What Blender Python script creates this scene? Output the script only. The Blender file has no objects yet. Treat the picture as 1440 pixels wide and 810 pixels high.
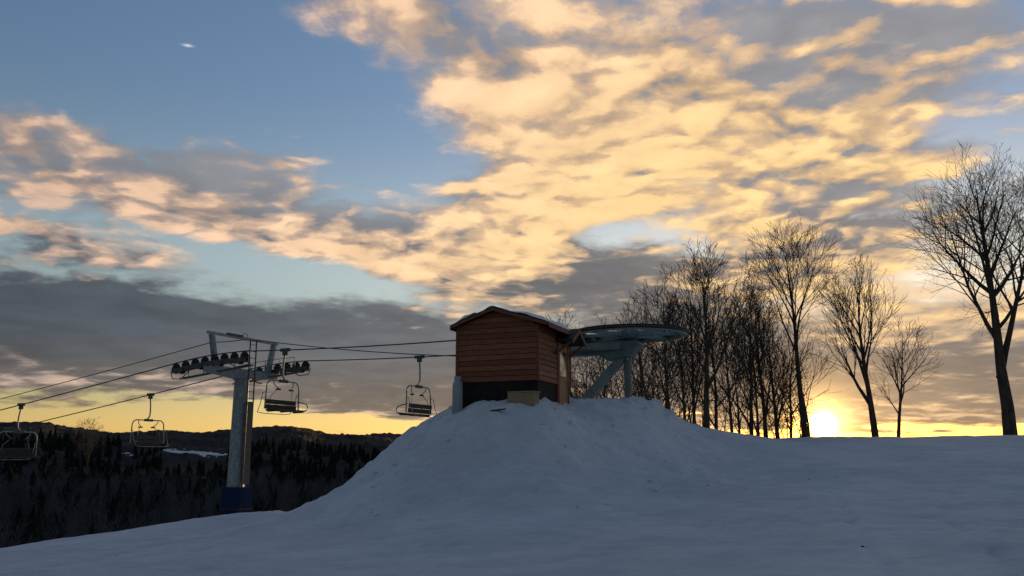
import bpy, math, random
import numpy as np
from mathutils import Vector, Matrix

# ------------------------------------------------------------------ camera, sky, sun, exposure
scene = bpy.context.scene
C = scene.collection
R = math.radians
F = 1198.0                       # focal length in photo pixels (1440 wide)
PITCH = math.atan(235.0 / F)     # horizon at photo row 640
EYE = Vector((0, 0, 1.6))
SP, CP = math.sin(PITCH), math.cos(PITCH)

def ray(px, py):
    a, b = (px - 720) / F, (405 - py) / F
    return Vector((a, CP - b * SP, SP + b * CP))
def P(px, py, Y):                # point at depth Y (metres) seen at a photo pixel
    d = ray(px, py)
    return EYE + d * (Y / d.y)
def azel(px, py):
    d = ray(px, py).normalized()
    return math.degrees(math.atan2(d.x, d.y)), math.degrees(math.asin(d.z))

cam_d = bpy.data.cameras.new('camera')
cam_d.sensor_width = 36.0
cam_d.lens = 36.0 * F / 1440.0
cam_d.clip_start = 0.1
cam_d.clip_end = 20000
cam = bpy.data.objects.new('camera', cam_d)
C.objects.link(cam)
cam.location = EYE
cam.rotation_euler = (R(90) + PITCH, 0, 0)
scene.camera = cam
scene.render.engine = 'CYCLES'
scene.view_settings.view_transform = 'Standard'
scene.view_settings.look = 'None'
scene.view_settings.exposure = 0.0
scene.view_settings.gamma = 1.0
scene.view_settings.use_curve_mapping = False

SUN_AZ, SUN_EL = azel(1158, 597)
sun_d = bpy.data.lights.new('sun', 'SUN')
sun_d.energy = 2.0
sun_d.angle = R(0.6)
sun_d.color = (1.0, 0.60, 0.26)
sun = bpy.data.objects.new('sun', sun_d)
C.objects.link(sun)
sdir = Vector((math.sin(R(SUN_AZ)) * math.cos(R(SUN_EL)), math.cos(R(SUN_AZ)) * math.cos(R(SUN_EL)), math.sin(R(SUN_EL))))
sun.rotation_euler = sdir.to_track_quat('Z', 'Y').to_euler()
sun.location = sdir * 200

# ---- node helper
class N:
    """tiny wrapper so shader maths can be written as expressions"""
    def __init__(s, t, sock): s.t, s.s = t, sock
    def _m(s, op, o=None, o2=None, clamp=False):
        n = s.t.nodes.new('ShaderNodeMath'); n.operation = op; n.use_clamp = clamp
        s.t.links.new(s.s, n.inputs[0])
        for i, q in ((1, o), (2, o2)):
            if q is None: continue
            if isinstance(q, N): s.t.links.new(q.s, n.inputs[i])
            else: n.inputs[i].default_value = q
        return N(s.t, n.outputs[0])
    def __add__(s, o): return s._m('ADD', o)
    def __radd__(s, o): return s._m('ADD', o)
    def __sub__(s, o): return s._m('SUBTRACT', o)
    def __rsub__(s, o): return s._m('MULTIPLY_ADD', -1.0, o)
    def __mul__(s, o): return s._m('MULTIPLY', o)
    def __rmul__(s, o): return s._m('MULTIPLY', o)
    def __truediv__(s, o): return s._m('DIVIDE', o)
    def mx(s, o): return s._m('MAXIMUM', o)
    def mn(s, o): return s._m('MINIMUM', o)
    def pw(s, o): return s._m('POWER', o)
    def exp(s): return s._m('EXPONENT')
    def step(s, a, b):
        n = s.t.nodes.new('ShaderNodeMapRange'); n.interpolation_type = 'SMOOTHSTEP'
        s.t.links.new(s.s, n.inputs[0]); n.inputs[1].default_value = a; n.inputs[2].default_value = b
        return N(s.t, n.outputs[0])

def comb(t, x, y, z=0.0):
    n = t.nodes.new('ShaderNodeCombineXYZ')
    for i, q in enumerate((x, y, z)):
        if isinstance(q, N): t.links.new(q.s, n.inputs[i])
        else: n.inputs[i].default_value = q
    return N(t, n.outputs[0])
def noise(t, vec, scale, detail=4.0, rough=0.5, dist=0.0, color=False):
    n = t.nodes.new('ShaderNodeTexNoise')
    t.links.new(vec.s, n.inputs['Vector'])
    n.inputs['Scale'].default_value = scale; n.inputs['Detail'].default_value = detail
    n.inputs['Roughness'].default_value = rough; n.inputs['Distortion'].default_value = dist
    return N(t, n.outputs['Color' if color else 'Fac'])
def mixc(t, fac, a, b):
    n = t.nodes.new('ShaderNodeMix'); n.data_type = 'RGBA'
    if isinstance(fac, N): t.links.new(fac.s, n.inputs[0])
    else: n.inputs[0].default_value = fac
    for i, q in ((6, a), (7, b)):
        if isinstance(q, N): t.links.new(q.s, n.inputs[i])
        else: n.inputs[i].default_value = (*q, 1)
    return N(t, n.outputs[2])
def vop(t, op, a, b=None, scale=None):
    n = t.nodes.new('ShaderNodeVectorMath'); n.operation = op
    t.links.new(a.s, n.inputs[0])
    if isinstance(b, N): t.links.new(b.s, n.inputs[1])
    elif b is not None: n.inputs[1].default_value = b
    if scale is not None:
        if isinstance(scale, N): t.links.new(scale.s, n.inputs['Scale'])
        else: n.inputs['Scale'].default_value = scale
    return N(t, n.outputs['Value' if op in ('DOT_PRODUCT', 'LENGTH') else 'Vector'])
def sep(t, v):
    n = t.nodes.new('ShaderNodeSeparateXYZ'); t.links.new(v.s, n.inputs[0])
    return [N(t, o) for o in n.outputs]

def build_world():
    w = bpy.data.worlds.new('World'); scene.world = w; w.use_nodes = True
    t = w.node_tree; t.nodes.clear()
    out = t.nodes.new('ShaderNodeOutputWorld'); bg = t.nodes.new('ShaderNodeBackground')
    t.links.new(bg.outputs[0], out.inputs[0])
    STR = 0.1
    bg.inputs['Strength'].default_value = STR
    sky = t.nodes.new('ShaderNodeTexSky'); sky.sky_type = 'NISHITA'
    sky.sun_disc = False
    sky.sun_elevation = R(SUN_EL); sky.sun_rotation = R(SUN_AZ)
    sky.altitude = 300; sky.air_density = 1.0; sky.dust_density = 1.0; sky.ozone_density = 2.0
    tc = t.nodes.new('ShaderNodeTexCoord')
    d = vop(t, 'NORMALIZE', N(t, tc.outputs['Generated']))
    x, y, z = sep(t, d)
    el = z._m('ARCSINE') * (180 / math.pi)
    az = x._m('ARCTAN2', y) * (180 / math.pi)
    ang = vop(t, 'DOT_PRODUCT', d, tuple(sdir))._m('MINIMUM', 0.99999)._m('ARCCOSINE') * (180 / math.pi)
    # direction on a flat cloud deck: clouds crowd together towards the horizon
    zz = z.mx(0.0) + 0.13
    q = comb(t, x / zz, y / zz, 0.0)
    wob = noise(t, q, 1.3, 3, 0.55, color=True)
    qw = vop(t, 'ADD', q, vop(t, 'SCALE', vop(t, 'SUBTRACT', wob, (.5, .5, .5)), scale=0.38))
    n1 = noise(t, qw, 1.5, 7, 0.56)                 # cloud body
    sunq = Vector((sdir.x, sdir.y, 0)).normalized() * 0.10
    n2 = noise(t, vop(t, 'ADD', qw, tuple(sunq)), 1.5, 7, 0.56)
    n3 = noise(t, qw, 5.5, 6, 0.52)                 # puffs
    def lumps(vec, sc):
        vo = t.nodes.new('ShaderNodeTexVoronoi'); vo.feature = 'SMOOTH_F1'; vo.voronoi_dimensions = '2D'
        t.links.new(vec.s, vo.inputs['Vector']); vo.inputs['Scale'].default_value = sc; vo.inputs['Smoothness'].default_value = 0.7
        vo.inputs['Detail'].default_value = 1.5; vo.inputs['Roughness'].default_value = 0.55
        return 0.45 - N(t, vo.outputs['Distance'])
    qv = vop(t, 'ADD', qw, vop(t, 'SCALE', vop(t, 'SUBTRACT', noise(t, q, 7.0, 5, 0.6, color=True), (.5, .5, .5)), scale=0.16))
    lu = lumps(qv, 6.0)
    lus = lumps(vop(t, 'ADD', qv, tuple(sunq * .55)), 6.0)
    n4 = noise(t, qv, 13.0, 6, 0.6)                 # fine flecks
    relief = (n1 - n2)
    # uneven banks: soft ellipses in azimuth / elevation, edges pulled about by noise
    wv = sep(t, noise(t, q, 2.1, 5, 0.6, color=True))
    azw = az + (wv[0] - 0.5) * 9.0
    elw = el + (wv[1] - 0.5) * 5.0
    pos = comb(t, azw, elw, 0.0)
    def banks(lst):
        acc = None
        for (px, py, rx, ry, rot, wt) in lst:
            a, e = azel(px, py)
            k = math.degrees(1 / F) * 0.93
            mp = t.nodes.new('ShaderNodeMapping'); mp.vector_type = 'TEXTURE'
            t.links.new(pos.s, mp.inputs[0])
            mp.inputs[1].default_value = (a, e, 0); mp.inputs[2].default_value = (0, 0, R(rot)); mp.inputs[3].default_value = (rx * k, ry * k, 1)
            v = N(t, mp.outputs[0])
            g = (vop(t, 'DOT_PRODUCT', v, v) * -1.0).exp() * wt
            acc = g if acc is None else acc + g
        return acc
    cov = banks(COVER)
    lit = banks(LIGHT)
    sv = comb(t, az * 0.045, el * 0.62 + (wv[2] - 0.5) * 0.8, 3.7)
    st = noise(t, sv, 1.0, 5, 0.55)                 # long level streaks low down
    lowm = el.step(15.0, 6.0)
    him = 1.0 - lowm
    dens = cov * 1.2 + 0.06 + (n1 - 0.5) * 2.5 + (n3 - 0.5) * 1.1 + lu * him * 0.6 + (n4 - 0.5) * him * 1.0 + (st - 0.5) * lowm * 1.2
    alpha = dens.step(-0.22, 0.85) * el.step(-1.0, 1.5)
    l = lit * 0.9 + relief * 3.2 + (lu - lus) * him * 1.3 + (n3 - 0.5) * 1.7 + (n1 - 0.5) * 0.8 + (st - 0.5) * lowm * 1.3
    lf = (l + (n4 - 0.5) * him * 0.8).step(-0.5, 1.1)
    near = (ang * -1.0 / 24.0).exp()                # cloud light grows towards the sun
    fall = ((ang * -1.0) / 45.0).exp() * 1.25 + 0.185
    gold = mixc(t, near.step(0.05, 0.55), (1.0, 0.66, 0.46), (1.08, 0.73, 0.32))
    shade = mixc(t, el.step(2.5, 8.0), (0.165, 0.140, 0.125), (0.074, 0.098, 0.132))
    shade = mixc(t, el.step(11.0, 18.0), shade, (0.30, 0.315, 0.355))
    shade = mixc(t, near * 0.55, shade, (0.36, 0.27, 0.20))
    mid = mixc(t, near.step(0.05, 0.5), (0.50, 0.38, 0.335), (0.70, 0.47, 0.27))
    cl = mixc(t, lf.step(0.42, 1.0), mixc(t, lf.step(0.0, 0.5), shade, mid), gold)
    cl = vop(t, 'SCALE', cl, scale=(n3 - 0.5) * 0.55 + (st - 0.5) * lowm * 0.9 + lu * him * 0.25 + 1.0)
    cl = vop(t, 'SCALE', cl, scale=(fall * 1.35).mn(1.05) / STR)
    # clear air: physical sky plus the bright yellow band under the cloud base
    base = N(t, sky.outputs[0])
    base = vop(t, 'SCALE', base, scale=SKY_K)
    band = ((el - 0.6) * (el - 0.6) * (-1.0 / 13.0)).exp() * ((ang * -1.0) / 60.0).exp()
    base = vop(t, 'ADD', base, vop(t, 'SCALE', comb(t, 1.0, 0.66, 0.20), scale=band * (BAND_K / STR)))
    pale = ((el - 11.0) * (el - 11.0) * (-1.0 / 60.0)).exp() * fall
    base = vop(t, 'ADD', base, vop(t, 'SCALE', comb(t, 0.30, 0.34, 0.30), scale=pale * (1 / STR)))
    blue = el.step(4.0, 26.0) * fall
    base = vop(t, 'ADD', base, vop(t, 'SCALE', comb(t, *BLUE), scale=blue * (1 / STR)))
    full = mixc(t, alpha * 0.96, base, cl)
    # sun and the glare round it
    disc = (ang * ang * (-1.0 / 0.16)).exp() * 30.0
    halo = (ang * -1.0 / 0.60).exp() * 13.0 + (ang * -1.0 / 2.6).exp() * 0.60
    wa, we = azel(264, 64)
    wisp = ((az - wa) * (az - wa) * -12.0 + (el - we) * (el - we) * -160.0).exp()     # scrap of a vapour trail
    full = vop(t, 'ADD', full, vop(t, 'SCALE', comb(t, 0.5, 0.46, 0.42), scale=wisp * (1 / STR)))
    low = el.step(-0.8, 0.4)
    full = vop(t, 'ADD', full, vop(t, 'SCALE', comb(t, 1.0, 0.56, 0.13), scale=halo * low * (1 / STR)))
    full = vop(t, 'ADD', full, vop(t, 'SCALE', comb(t, 1.0, 0.85, 0.5), scale=disc * (1 / STR)))
    t.links.new(full.s, bg.inputs['Color'])
SKY_K = 1.4; BAND_K = 0.9; BLUE = (0.098, 0.178, 0.322)
# (photo x, y, half-width, half-height, turn, weight): where cloud is thick (+) or the air is clear (-)
COVER = [(900, 110, 290, 170, 0, .9), (560, 15, 210, 70, -8, .95), (1160, 210, 210, 95, 5, .85), (740, 185, 130, 90, 0, .6),
         (740, 300, 85, 60, 0, .7), (870, 275, 95, 50, 0, .6), (330, 285, 360, 72, -10, .95), (60, 345, 190, 40, -8, .85), (330, 215, 110, 40, 0, .5),
         (660, 375, 220, 45, -3, .9), (200, 482, 560, 66, -3, 1.9), (130, 385, 260, 20, -6, -.7), (560, 520, 260, 55, 0, 1.0), (1150, 330, 250, 60, 0, .5), (1000, 410, 250, 50, 0, .6),
         (1180, 535, 360, 72, 0, 1.5), (1000, 327, 90, 24, 0, .5), (850, 400, 120, 40, 0, .6), (1120, 60, 120, 70, 0, .5), (60, 215, 150, 40, -10, .45),
         (180, 90, 300, 110, 5, -1.1), (1410, 150, 110, 120, 0, -.5), (560, 215, 110, 70, 0, -.7), (660, 215, 60, 90, 0, .25), (1310, 50, 150, 80, 0, .85), (350, 372, 330, 24, -8, -.8),
         (250, 592, 420, 22, 0, -1.5), (930, 340, 120, 36, 0, -.45), (1200, 612, 350, 10, 0, -1.0)]
LIGHT = [(900, 130, 250, 140, 0, .75), (560, 30, 200, 70, 0, .55), (1150, 210, 200, 70, 0, .6), (720, 190, 100, 90, 0, .6), (740, 300, 90, 60, 0, .7),
         (880, 270, 90, 40, 0, .8), (120, 280, 200, 40, -8, .5), (60, 345, 190, 40, 0, .6), (620, 370, 240, 42, -3, .95), (480, 265, 120, 30, -8, .45),
         (1010, 327, 110, 26, 0, .9), (1250, 400, 240, 60, 0, .55), (400, 320, 170, 25, -10, .4),
         (1080, 60, 110, 60, 0, -.8), (300, 235, 130, 42, -6, -.6), (570, 335, 90, 26, -6, -.6), (220, 452, 600, 62, -3, -1.15), (850, 395, 120, 36, 0, -.8),
         (1180, 270, 150, 26, 0, -.4), (1200, 540, 330, 55, 0, -.45), (560, 520, 240, 45, 0, -.5), (700, 20, 60, 30, 0, -.4), (1250, 300, 120, 40, 0, -.4), (1320, 50, 150, 80, 0, -.45), (1000, 480, 200, 60, 0, -.4)]
build_world()

# ------------------------------------------------------------------ helpers
rng = np.random.default_rng(7)
random.seed(11)
def _hash(ix, iy, s):
    h = (ix.astype(np.int64) * 374761393 + iy.astype(np.int64) * 668265263 + s * 974711) & 0x7fffffff
    h = ((h ^ (h >> 13)) * 1274126177) & 0x7fffffff
    return ((h ^ (h >> 16)) & 0xffff) / 65535.0
def vnoise(x, y, s=0):
    ix, iy = np.floor(x), np.floor(y)
    fx, fy = x - ix, y - iy
    fx, fy = fx * fx * fx * (fx * (fx * 6 - 15) + 10), fy * fy * fy * (fy * (fy * 6 - 15) + 10)
    a = _hash(ix, iy, s); b = _hash(ix + 1, iy, s); c = _hash(ix, iy + 1, s); d = _hash(ix + 1, iy + 1, s)
    return (a + (b - a) * fx) * (1 - fy) + (c + (d - c) * fx) * fy - 0.5
def fbm(x, y, s=0, o=4, g=0.5):
    t, a = 0, 1.0
    for i in range(o):
        t = t + a * vnoise(x * 2 ** i + 17.3 * i, y * 2 ** i - 9.1 * i, s + i); a *= g
    return t
def sstep(x, a, b):
    t = np.clip((x - a) / (b - a), 0, 1); return t * t * (3 - 2 * t)

def new_mat(name, col, rough=0.6, metal=0.0, var=0.25, scale=6.0, bump=0.0, bscale=30.0, spec=0.5, stretch=(1, 1, 1), col2=None, ior=None):
    m = bpy.data.materials.new(name); m.use_nodes = True
    t = m.node_tree; b = t.nodes['Principled BSDF']
    tc = N(t, t.nodes.new('ShaderNodeTexCoord').outputs['Object'])
    v = vop(t, 'MULTIPLY', tc, stretch)
    f = noise(t, v, scale, 5, 0.6).step(0.3, 0.7)
    c2 = col2 if col2 else tuple(c * (1 - var) for c in col)
    c1 = col if col2 else tuple(min(1, c * (1 + var * .5)) for c in col)
    t.links.new(mixc(t, f, c2, c1).s, b.inputs['Base Color'])
    b.inputs['Roughness'].default_value = rough; b.inputs['Metallic'].default_value = metal
    b.inputs['Specular IOR Level'].default_value = spec
    if ior: b.inputs['IOR'].default_value = ior
    if bump:
        bn = t.nodes.new('ShaderNodeBump'); bn.inputs['Strength'].default_value = bump; bn.inputs['Distance'].default_value = 0.02
        t.links.new(noise(t, v, bscale, 5, 0.65).s, bn.inputs['Height'])
        t.links.new(bn.outputs[0], b.inputs['Normal'])
    return m

class MB:
    """collects boxes, tubes, lathes into one mesh"""
    def __init__(s): s.v, s.f, s.sm, s.n = [], [], [], 0
    def add(s, v, f, smooth=False):
        v = np.asarray(v, float).reshape(-1, 3)
        s.v.append(v); s.f += [tuple(i + s.n for i in q) for q in f]; s.sm += [smooth] * len(f); s.n += len(v)
        return s
    def box(s, a, b, bev=0.0):
        a, b = np.minimum(a, b).astype(float), np.maximum(a, b).astype(float)
        if bev <= 0:
            v = [(x, y, z) for z in (a[2], b[2]) for y in (a[1], b[1]) for x in (a[0], b[0])]
            return s.add(v, [(0, 2, 3, 1), (4, 5, 7, 6), (0, 1, 5, 4), (2, 6, 7, 3), (0, 4, 6, 2), (1, 3, 7, 5)])
        e = min(bev, *(0.45 * (b - a)))
        def ring(z, k):
            x0, y0, x1, y1 = a[0] + k, a[1] + k, b[0] - k, b[1] - k
            return [(x0 + e, y0, z), (x1 - e, y0, z), (x1, y0 + e, z), (x1, y1 - e, z), (x1 - e, y1, z), (x0 + e, y1, z), (x0, y1 - e, z), (x0, y0 + e, z)]
        v = ring(a[2], e * .6) + ring(a[2] + e, 0) + ring(b[2] - e, 0) + ring(b[2], e * .6)
        f = [tuple(range(7, -1, -1)), tuple(range(24, 32))]
        for r in range(3):
            f += [(r * 8 + i, r * 8 + (i + 1) % 8, r * 8 + 8 + (i + 1) % 8, r * 8 + 8 + i) for i in range(8)]
        return s.add(v, f)
    def prism(s, poly, vec):
        n = len(poly); p = np.asarray(poly, float); q = p + np.asarray(vec, float)
        f = [tuple(range(n - 1, -1, -1)), tuple(range(n, 2 * n))] + [(i, (i + 1) % n, n + (i + 1) % n, n + i) for i in range(n)]
        return s.add(np.vstack([p, q]), f)
    def beam(s, a, b, w, h, up=(0, 0, 1), w2=None, h2=None):
        a, b, up = Vector(a), Vector(b), Vector(up)
        d = (b - a).normalized(); sd = d.cross(up)
        if sd.length < 1e-4: sd = d.cross(Vector((1, 0, 0)))
        sd.normalize(); u = sd.cross(d).normalized()
        w2, h2 = w2 or w, h2 or h
        v = [a + sd * i * w / 2 + u * j * h / 2 for i, j in ((-1, -1), (1, -1), (1, 1), (-1, 1))] + [b + sd * i * w2 / 2 + u * j * h2 / 2 for i, j in ((-1, -1), (1, -1), (1, 1), (-1, 1))]
        return s.add([tuple(q) for q in v], [(3, 2, 1, 0), (4, 5, 6, 7), (0, 1, 5, 4), (1, 2, 6, 5), (2, 3, 7, 6), (3, 0, 4, 7)])
    def tube(s, pts, r, sides=8, closed=False):
        p = np.asarray(pts, float); n = len(p); r = np.broadcast_to(np.asarray(r, float), (n,))
        if closed: tg = np.roll(p, -1, 0) - np.roll(p, 1, 0)
        else: tg = np.gradient(p, axis=0)
        tg /= np.linalg.norm(tg, axis=1, keepdims=True) + 1e-12
        ref = np.array([0, 0, 1.0]) if abs(tg[:, 2]).mean() < 0.8 else np.array([1.0, 0.13, 0])
        a = np.cross(tg, ref); a /= np.linalg.norm(a, axis=1, keepdims=True) + 1e-12
        b = np.cross(a, tg)
        th = np.arange(sides) * 2 * math.pi / sides
        v = p[:, None] + r[:, None, None] * (a[:, None] * np.cos(th)[None, :, None] + b[:, None] * np.sin(th)[None, :, None])
        f = []
        for i in range(n if closed else n - 1):
            j = (i + 1) % n
            f += [(i * sides + k, j * sides + k, j * sides + (k + 1) % sides, i * sides + (k + 1) % sides) for k in range(sides)]
        if not closed: f += [tuple(range(sides)), tuple(range((n - 1) * sides + sides - 1, (n - 1) * sides - 1, -1))]
        return s.add(v.reshape(-1, 3), f, True)
    def lathe(s, prof, o=(0, 0, 0), axis=(0, 0, 1), sides=24):
        ax = Vector(axis).normalized(); q = Vector((0, 0, 1)).rotation_difference(ax)
        v, f = [], []
        for r, h in prof:
            for k in range(sides):
                t = 2 * math.pi * k / sides
                v.append(tuple(Vector(o) + q @ Vector((r * math.cos(t), r * math.sin(t), h))))
        m = len(prof)
        for i in range(m - 1):
            f += [(i * sides + k, i * sides + (k + 1) % sides, (i + 1) * sides + (k + 1) % sides, (i + 1) * sides + k) for k in range(sides)]
        if prof[0] != prof[-1]: f += [tuple(range(sides - 1, -1, -1)), tuple(range((m - 1) * sides, m * sides))]
        else: pass
        return s.add(v, f, True)
    def mesh(s, name, m, angle=40):
        me = bpy.data.meshes.new(name)
        me.from_pydata(np.vstack(s.v).tolist(), [], s.f)
        me.polygons.foreach_set('use_smooth', s.sm)
        me.materials.append(m); me.update()
        if any(s.sm): me.set_sharp_from_angle(angle=R(angle))
        return me
    def build(s, name, m, parent=None): return link(name, s.mesh(name, m), parent)
def link(name, me, parent=None, loc=None, rz=None):
    o = bpy.data.objects.new(name, me); C.objects.link(o)
    if parent: o.parent = parent
    if loc is not None: o.location = loc
    if rz is not None: o.rotation_euler = (0, 0, rz)
    return o
def thing(name, label, cat, loc=(0, 0, 0), rz=0.0, group=None):
    o = bpy.data.objects.new(name, None); C.objects.link(o)
    o.empty_display_size = 0.3
    o.location = loc; o.rotation_euler = (0, 0, rz)
    return tag(o, label, cat, group)
def tag(o, label, cat, group=None):
    o['label'] = label; o['category'] = cat
    if group: o['group'] = group
    return o
def copy_tree(o, parent=None):
    c = o.copy(); C.objects.link(c); c.parent = parent
    for ch in list(o.children): copy_tree(ch, c)
    return c
def np_mesh(name, v, quads, m, smooth=True):
    me = bpy.data.meshes.new(name)
    v = np.asarray(v, np.float32); quads = np.asarray(quads, np.int32); k = quads.shape[1]
    me.vertices.add(len(v)); me.vertices.foreach_set('co', v.ravel())
    me.loops.add(quads.size); me.loops.foreach_set('vertex_index', quads.ravel())
    me.polygons.add(len(quads)); me.polygons.foreach_set('loop_start', np.arange(len(quads), dtype=np.int32) * k)
    me.polygons.foreach_set('use_smooth', np.full(len(quads), smooth)); me.materials.append(m)
    me.update(calc_edges=True); me.validate()
    return me

# ------------------------------------------------------------------ materials
def snow_material():
    m = bpy.data.materials.new('snow'); m.use_nodes = True
    t = m.node_tree; b = t.nodes['Principled BSDF']
    g = N(t, t.nodes.new('ShaderNodeNewGeometry').outputs['Position'])
    big = noise(t, g, 0.35, 5, 0.6)
    mid = noise(t, vop(t, 'MULTIPLY', g, (1.0, 2.4, 2.0)), 1.6, 6, 0.6)
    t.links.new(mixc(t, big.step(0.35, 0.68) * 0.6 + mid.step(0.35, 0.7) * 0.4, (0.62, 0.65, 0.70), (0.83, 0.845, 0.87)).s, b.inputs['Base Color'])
    b.inputs['Roughness'].default_value = 0.75; b.inputs['Specular IOR Level'].default_value = 0.25
    fine = noise(t, g, 22.0, 8, 0.72) * 0.5 + noise(t, vop(t, 'MULTIPLY', g, (0.8, 2.2, 1.5)), 4.5, 6, 0.65)
    bn = t.nodes.new('ShaderNodeBump'); bn.inputs['Strength'].default_value = 0.9; bn.inputs['Distance'].default_value = 0.07
    t.links.new(fine.s, bn.inputs['Height']); t.links.new(bn.outputs[0], b.inputs['Normal'])
    return m
M = {}
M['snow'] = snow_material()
M['roof_snow'] = new_mat('roof_snow', (0.78, 0.80, 0.84), 0.8, var=0.08, scale=3, bump=0.4, bscale=14)
M['hill'] = new_mat('wooded_hill', (0.022, 0.022, 0.024), 0.95, var=0.5, scale=0.03, spec=0.1)
M['field'] = new_mat('far_snow', (0.60, 0.62, 0.66), 0.9, var=0.25, scale=0.03, spec=0.1)
M['cedar'] = new_mat('cedar_siding', (0.30, 0.100, 0.043), 0.6, col2=(0.17, 0.052, 0.025), scale=3.0, stretch=(1, 1, 14), bump=0.35, bscale=5, spec=0.3)
M['cedar2'] = new_mat('cedar_siding_dark', (0.25, 0.081, 0.035), 0.6, col2=(0.13, 0.041, 0.020), scale=3.6, stretch=(1, 1, 14), bump=0.35, bscale=5, spec=0.3)
M['cedar3'] = new_mat('cedar_siding_pale', (0.34, 0.125, 0.058), 0.6, col2=(0.20, 0.066, 0.032), scale=2.6, stretch=(1, 1, 14), bump=0.35, bscale=5, spec=0.3)
M['trim'] = new_mat('trim_wood', (0.21, 0.068, 0.034), 0.6, var=0.3, scale=5, stretch=(1, 1, 3), bump=0.2, spec=0.3)
M['skirt'] = new_mat('tarred_skirt', (0.022, 0.018, 0.017), 0.8, var=0.4, scale=4, spec=0.2)
M['pale_wood'] = new_mat('weathered_wood', (0.36, 0.25, 0.14), 0.75, var=0.35, scale=4, stretch=(1, 9, 9), bump=0.3, spec=0.2)
M['door'] = new_mat('door_wood', (0.34, 0.17, 0.075), 0.55, var=0.3, scale=3, stretch=(8, 8, 1), spec=0.3)
M['roofing'] = new_mat('dark_roofing', (0.03, 0.026, 0.026), 0.7, var=0.3, scale=5)
M['glass'] = new_mat('window_glass', (0.012, 0.012, 0.014), 0.03, var=0.05, scale=2, spec=0.5, ior=2.2)
M['tank'] = new_mat('tank_paint', (0.32, 0.34, 0.36), 0.45, var=0.15, scale=5, bump=0.05)
M['galv'] = new_mat('galvanised_steel', (0.27, 0.31, 0.32), 0.55, metal=0.35, var=0.3, scale=7, bump=0.08)
M['galv_dark'] = new_mat('dark_steel', (0.075, 0.085, 0.09), 0.5, metal=0.4, var=0.3, scale=9)
M['teal'] = new_mat('teal_painted_steel', (0.13, 0.19, 0.18), 0.5, var=0.25, scale=4, bump=0.06)
M['teal2'] = new_mat('pale_teal_steel', (0.19, 0.25, 0.235), 0.5, var=0.25, scale=4, bump=0.06)
M['rubber'] = new_mat('black_rubber', (0.018, 0.018, 0.02), 0.75, var=0.3, scale=9)
M['rope'] = new_mat('steel_rope', (0.06, 0.06, 0.065), 0.55, metal=0.3, var=0.2, scale=20)
M['seat'] = new_mat('black_seat_pad', (0.02, 0.021, 0.024), 0.6, var=0.3, scale=10, bump=0.1)
M['pad'] = new_mat('blue_pad_vinyl', (0.006, 0.022, 0.065), 0.85, spec=0.15, var=0.2, scale=3, bump=0.15, bscale=5)
M['redbrown'] = new_mat('rusty_panel', (0.03, 0.014, 0.013), 0.7, var=0.4, scale=5)
M['white'] = new_mat('white_conduit', (0.6, 0.6, 0.58), 0.5, var=0.2)
M['bark'] = new_mat('bark', (0.085, 0.066, 0.052), 0.9, var=0.45, scale=5, stretch=(1, 1, .3), bump=0.6, bscale=18, spec=0.15)
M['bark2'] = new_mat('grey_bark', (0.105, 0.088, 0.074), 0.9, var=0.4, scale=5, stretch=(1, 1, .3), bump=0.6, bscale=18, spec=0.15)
M['twig'] = new_mat('twigs', (0.075, 0.058, 0.047), 0.9, var=0.3, scale=2, spec=0.15)
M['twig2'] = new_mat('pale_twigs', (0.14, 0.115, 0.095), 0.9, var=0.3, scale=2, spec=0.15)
M['spruce'] = new_mat('spruce', (0.014, 0.02, 0.014), 0.95, var=0.5, scale=0.2, spec=0.1)
M['farwood'] = new_mat('bare_wood', (0.10, 0.098, 0.105), 0.95, var=0.5, scale=0.08, spec=0.1)
M['clod'] = new_mat('dark_clod', (0.03, 0.022, 0.018), 0.9, var=0.3, scale=30)

# ------------------------------------------------------------------ line geometry (metres)
U = Vector((-0.912, 0.410, 0)).normalized()      # along the lift line, away from the top wheel
V = Vector((0.410, 0.912, 0)).normalized()       # across it, away from the camera
GAUGE = 4.08
WHEEL = P(885, 471, 31.0)
tw = P(341, 520, 38.2)
TOWER = Vector((tw.x, tw.y, 0))
ROPE_Z = 5.85

# ------------------------------------------------------------------ near snow
ctrl = []
def cp(px, py, Y): ctrl.append(tuple(P(px, py, Y)))
for a in ((0, 810, 15), (360, 810, 12.5), (720, 810, 10.8), (1080, 810, 9.8), (1440, 810, 9.2)): cp(*a)
for a in ((0, 777, 35), (80, 765, 36), (160, 753, 37), (240, 744, 38), (320, 736, 38.6), (400, 721, 36), (438, 707, 31)): cp(*a)
for a in ((250, 765, 24), (480, 742, 21), (600, 735, 19.5), (720, 728, 19), (860, 705, 20.5), (1000, 690, 22)): cp(*a)
for a in ((458, 701, 28), (483, 681, 27.5), (505, 665, 27), (525, 648, 26.9), (546, 626, 26.8), (587, 597, 26.5), (633, 573, 26), (671, 563, 25.2)): cp(*a)
for a in ((600, 680, 22.6), (720, 672, 21.6), (840, 668, 22.8), (660, 615, 23.4), (740, 612, 22.9), (840, 622, 24.4)): cp(*a)
for a in ((720, 560, 24.6), (760, 569, 24.0), (800, 572, 25.6), (850, 575, 27.5), (720, 561, 27.5), (900, 590, 27.6)): cp(*a)
for a in ((885, 564, 30.5), (905, 562, 30.6), (935, 572, 30.6), (960, 596, 30.5), (990, 605, 32), (1040, 613, 37)): cp(*a)
for a in ((1120, 617, 46), (1200, 618, 48), (1300, 617, 48), (1380, 616, 48), (1440, 614, 48), (1600, 612, 48)): cp(*a)
for a in ((1000, 655, 27), (1150, 665, 26), (1350, 660, 26), (1600, 690, 22)): cp(*a)
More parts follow.
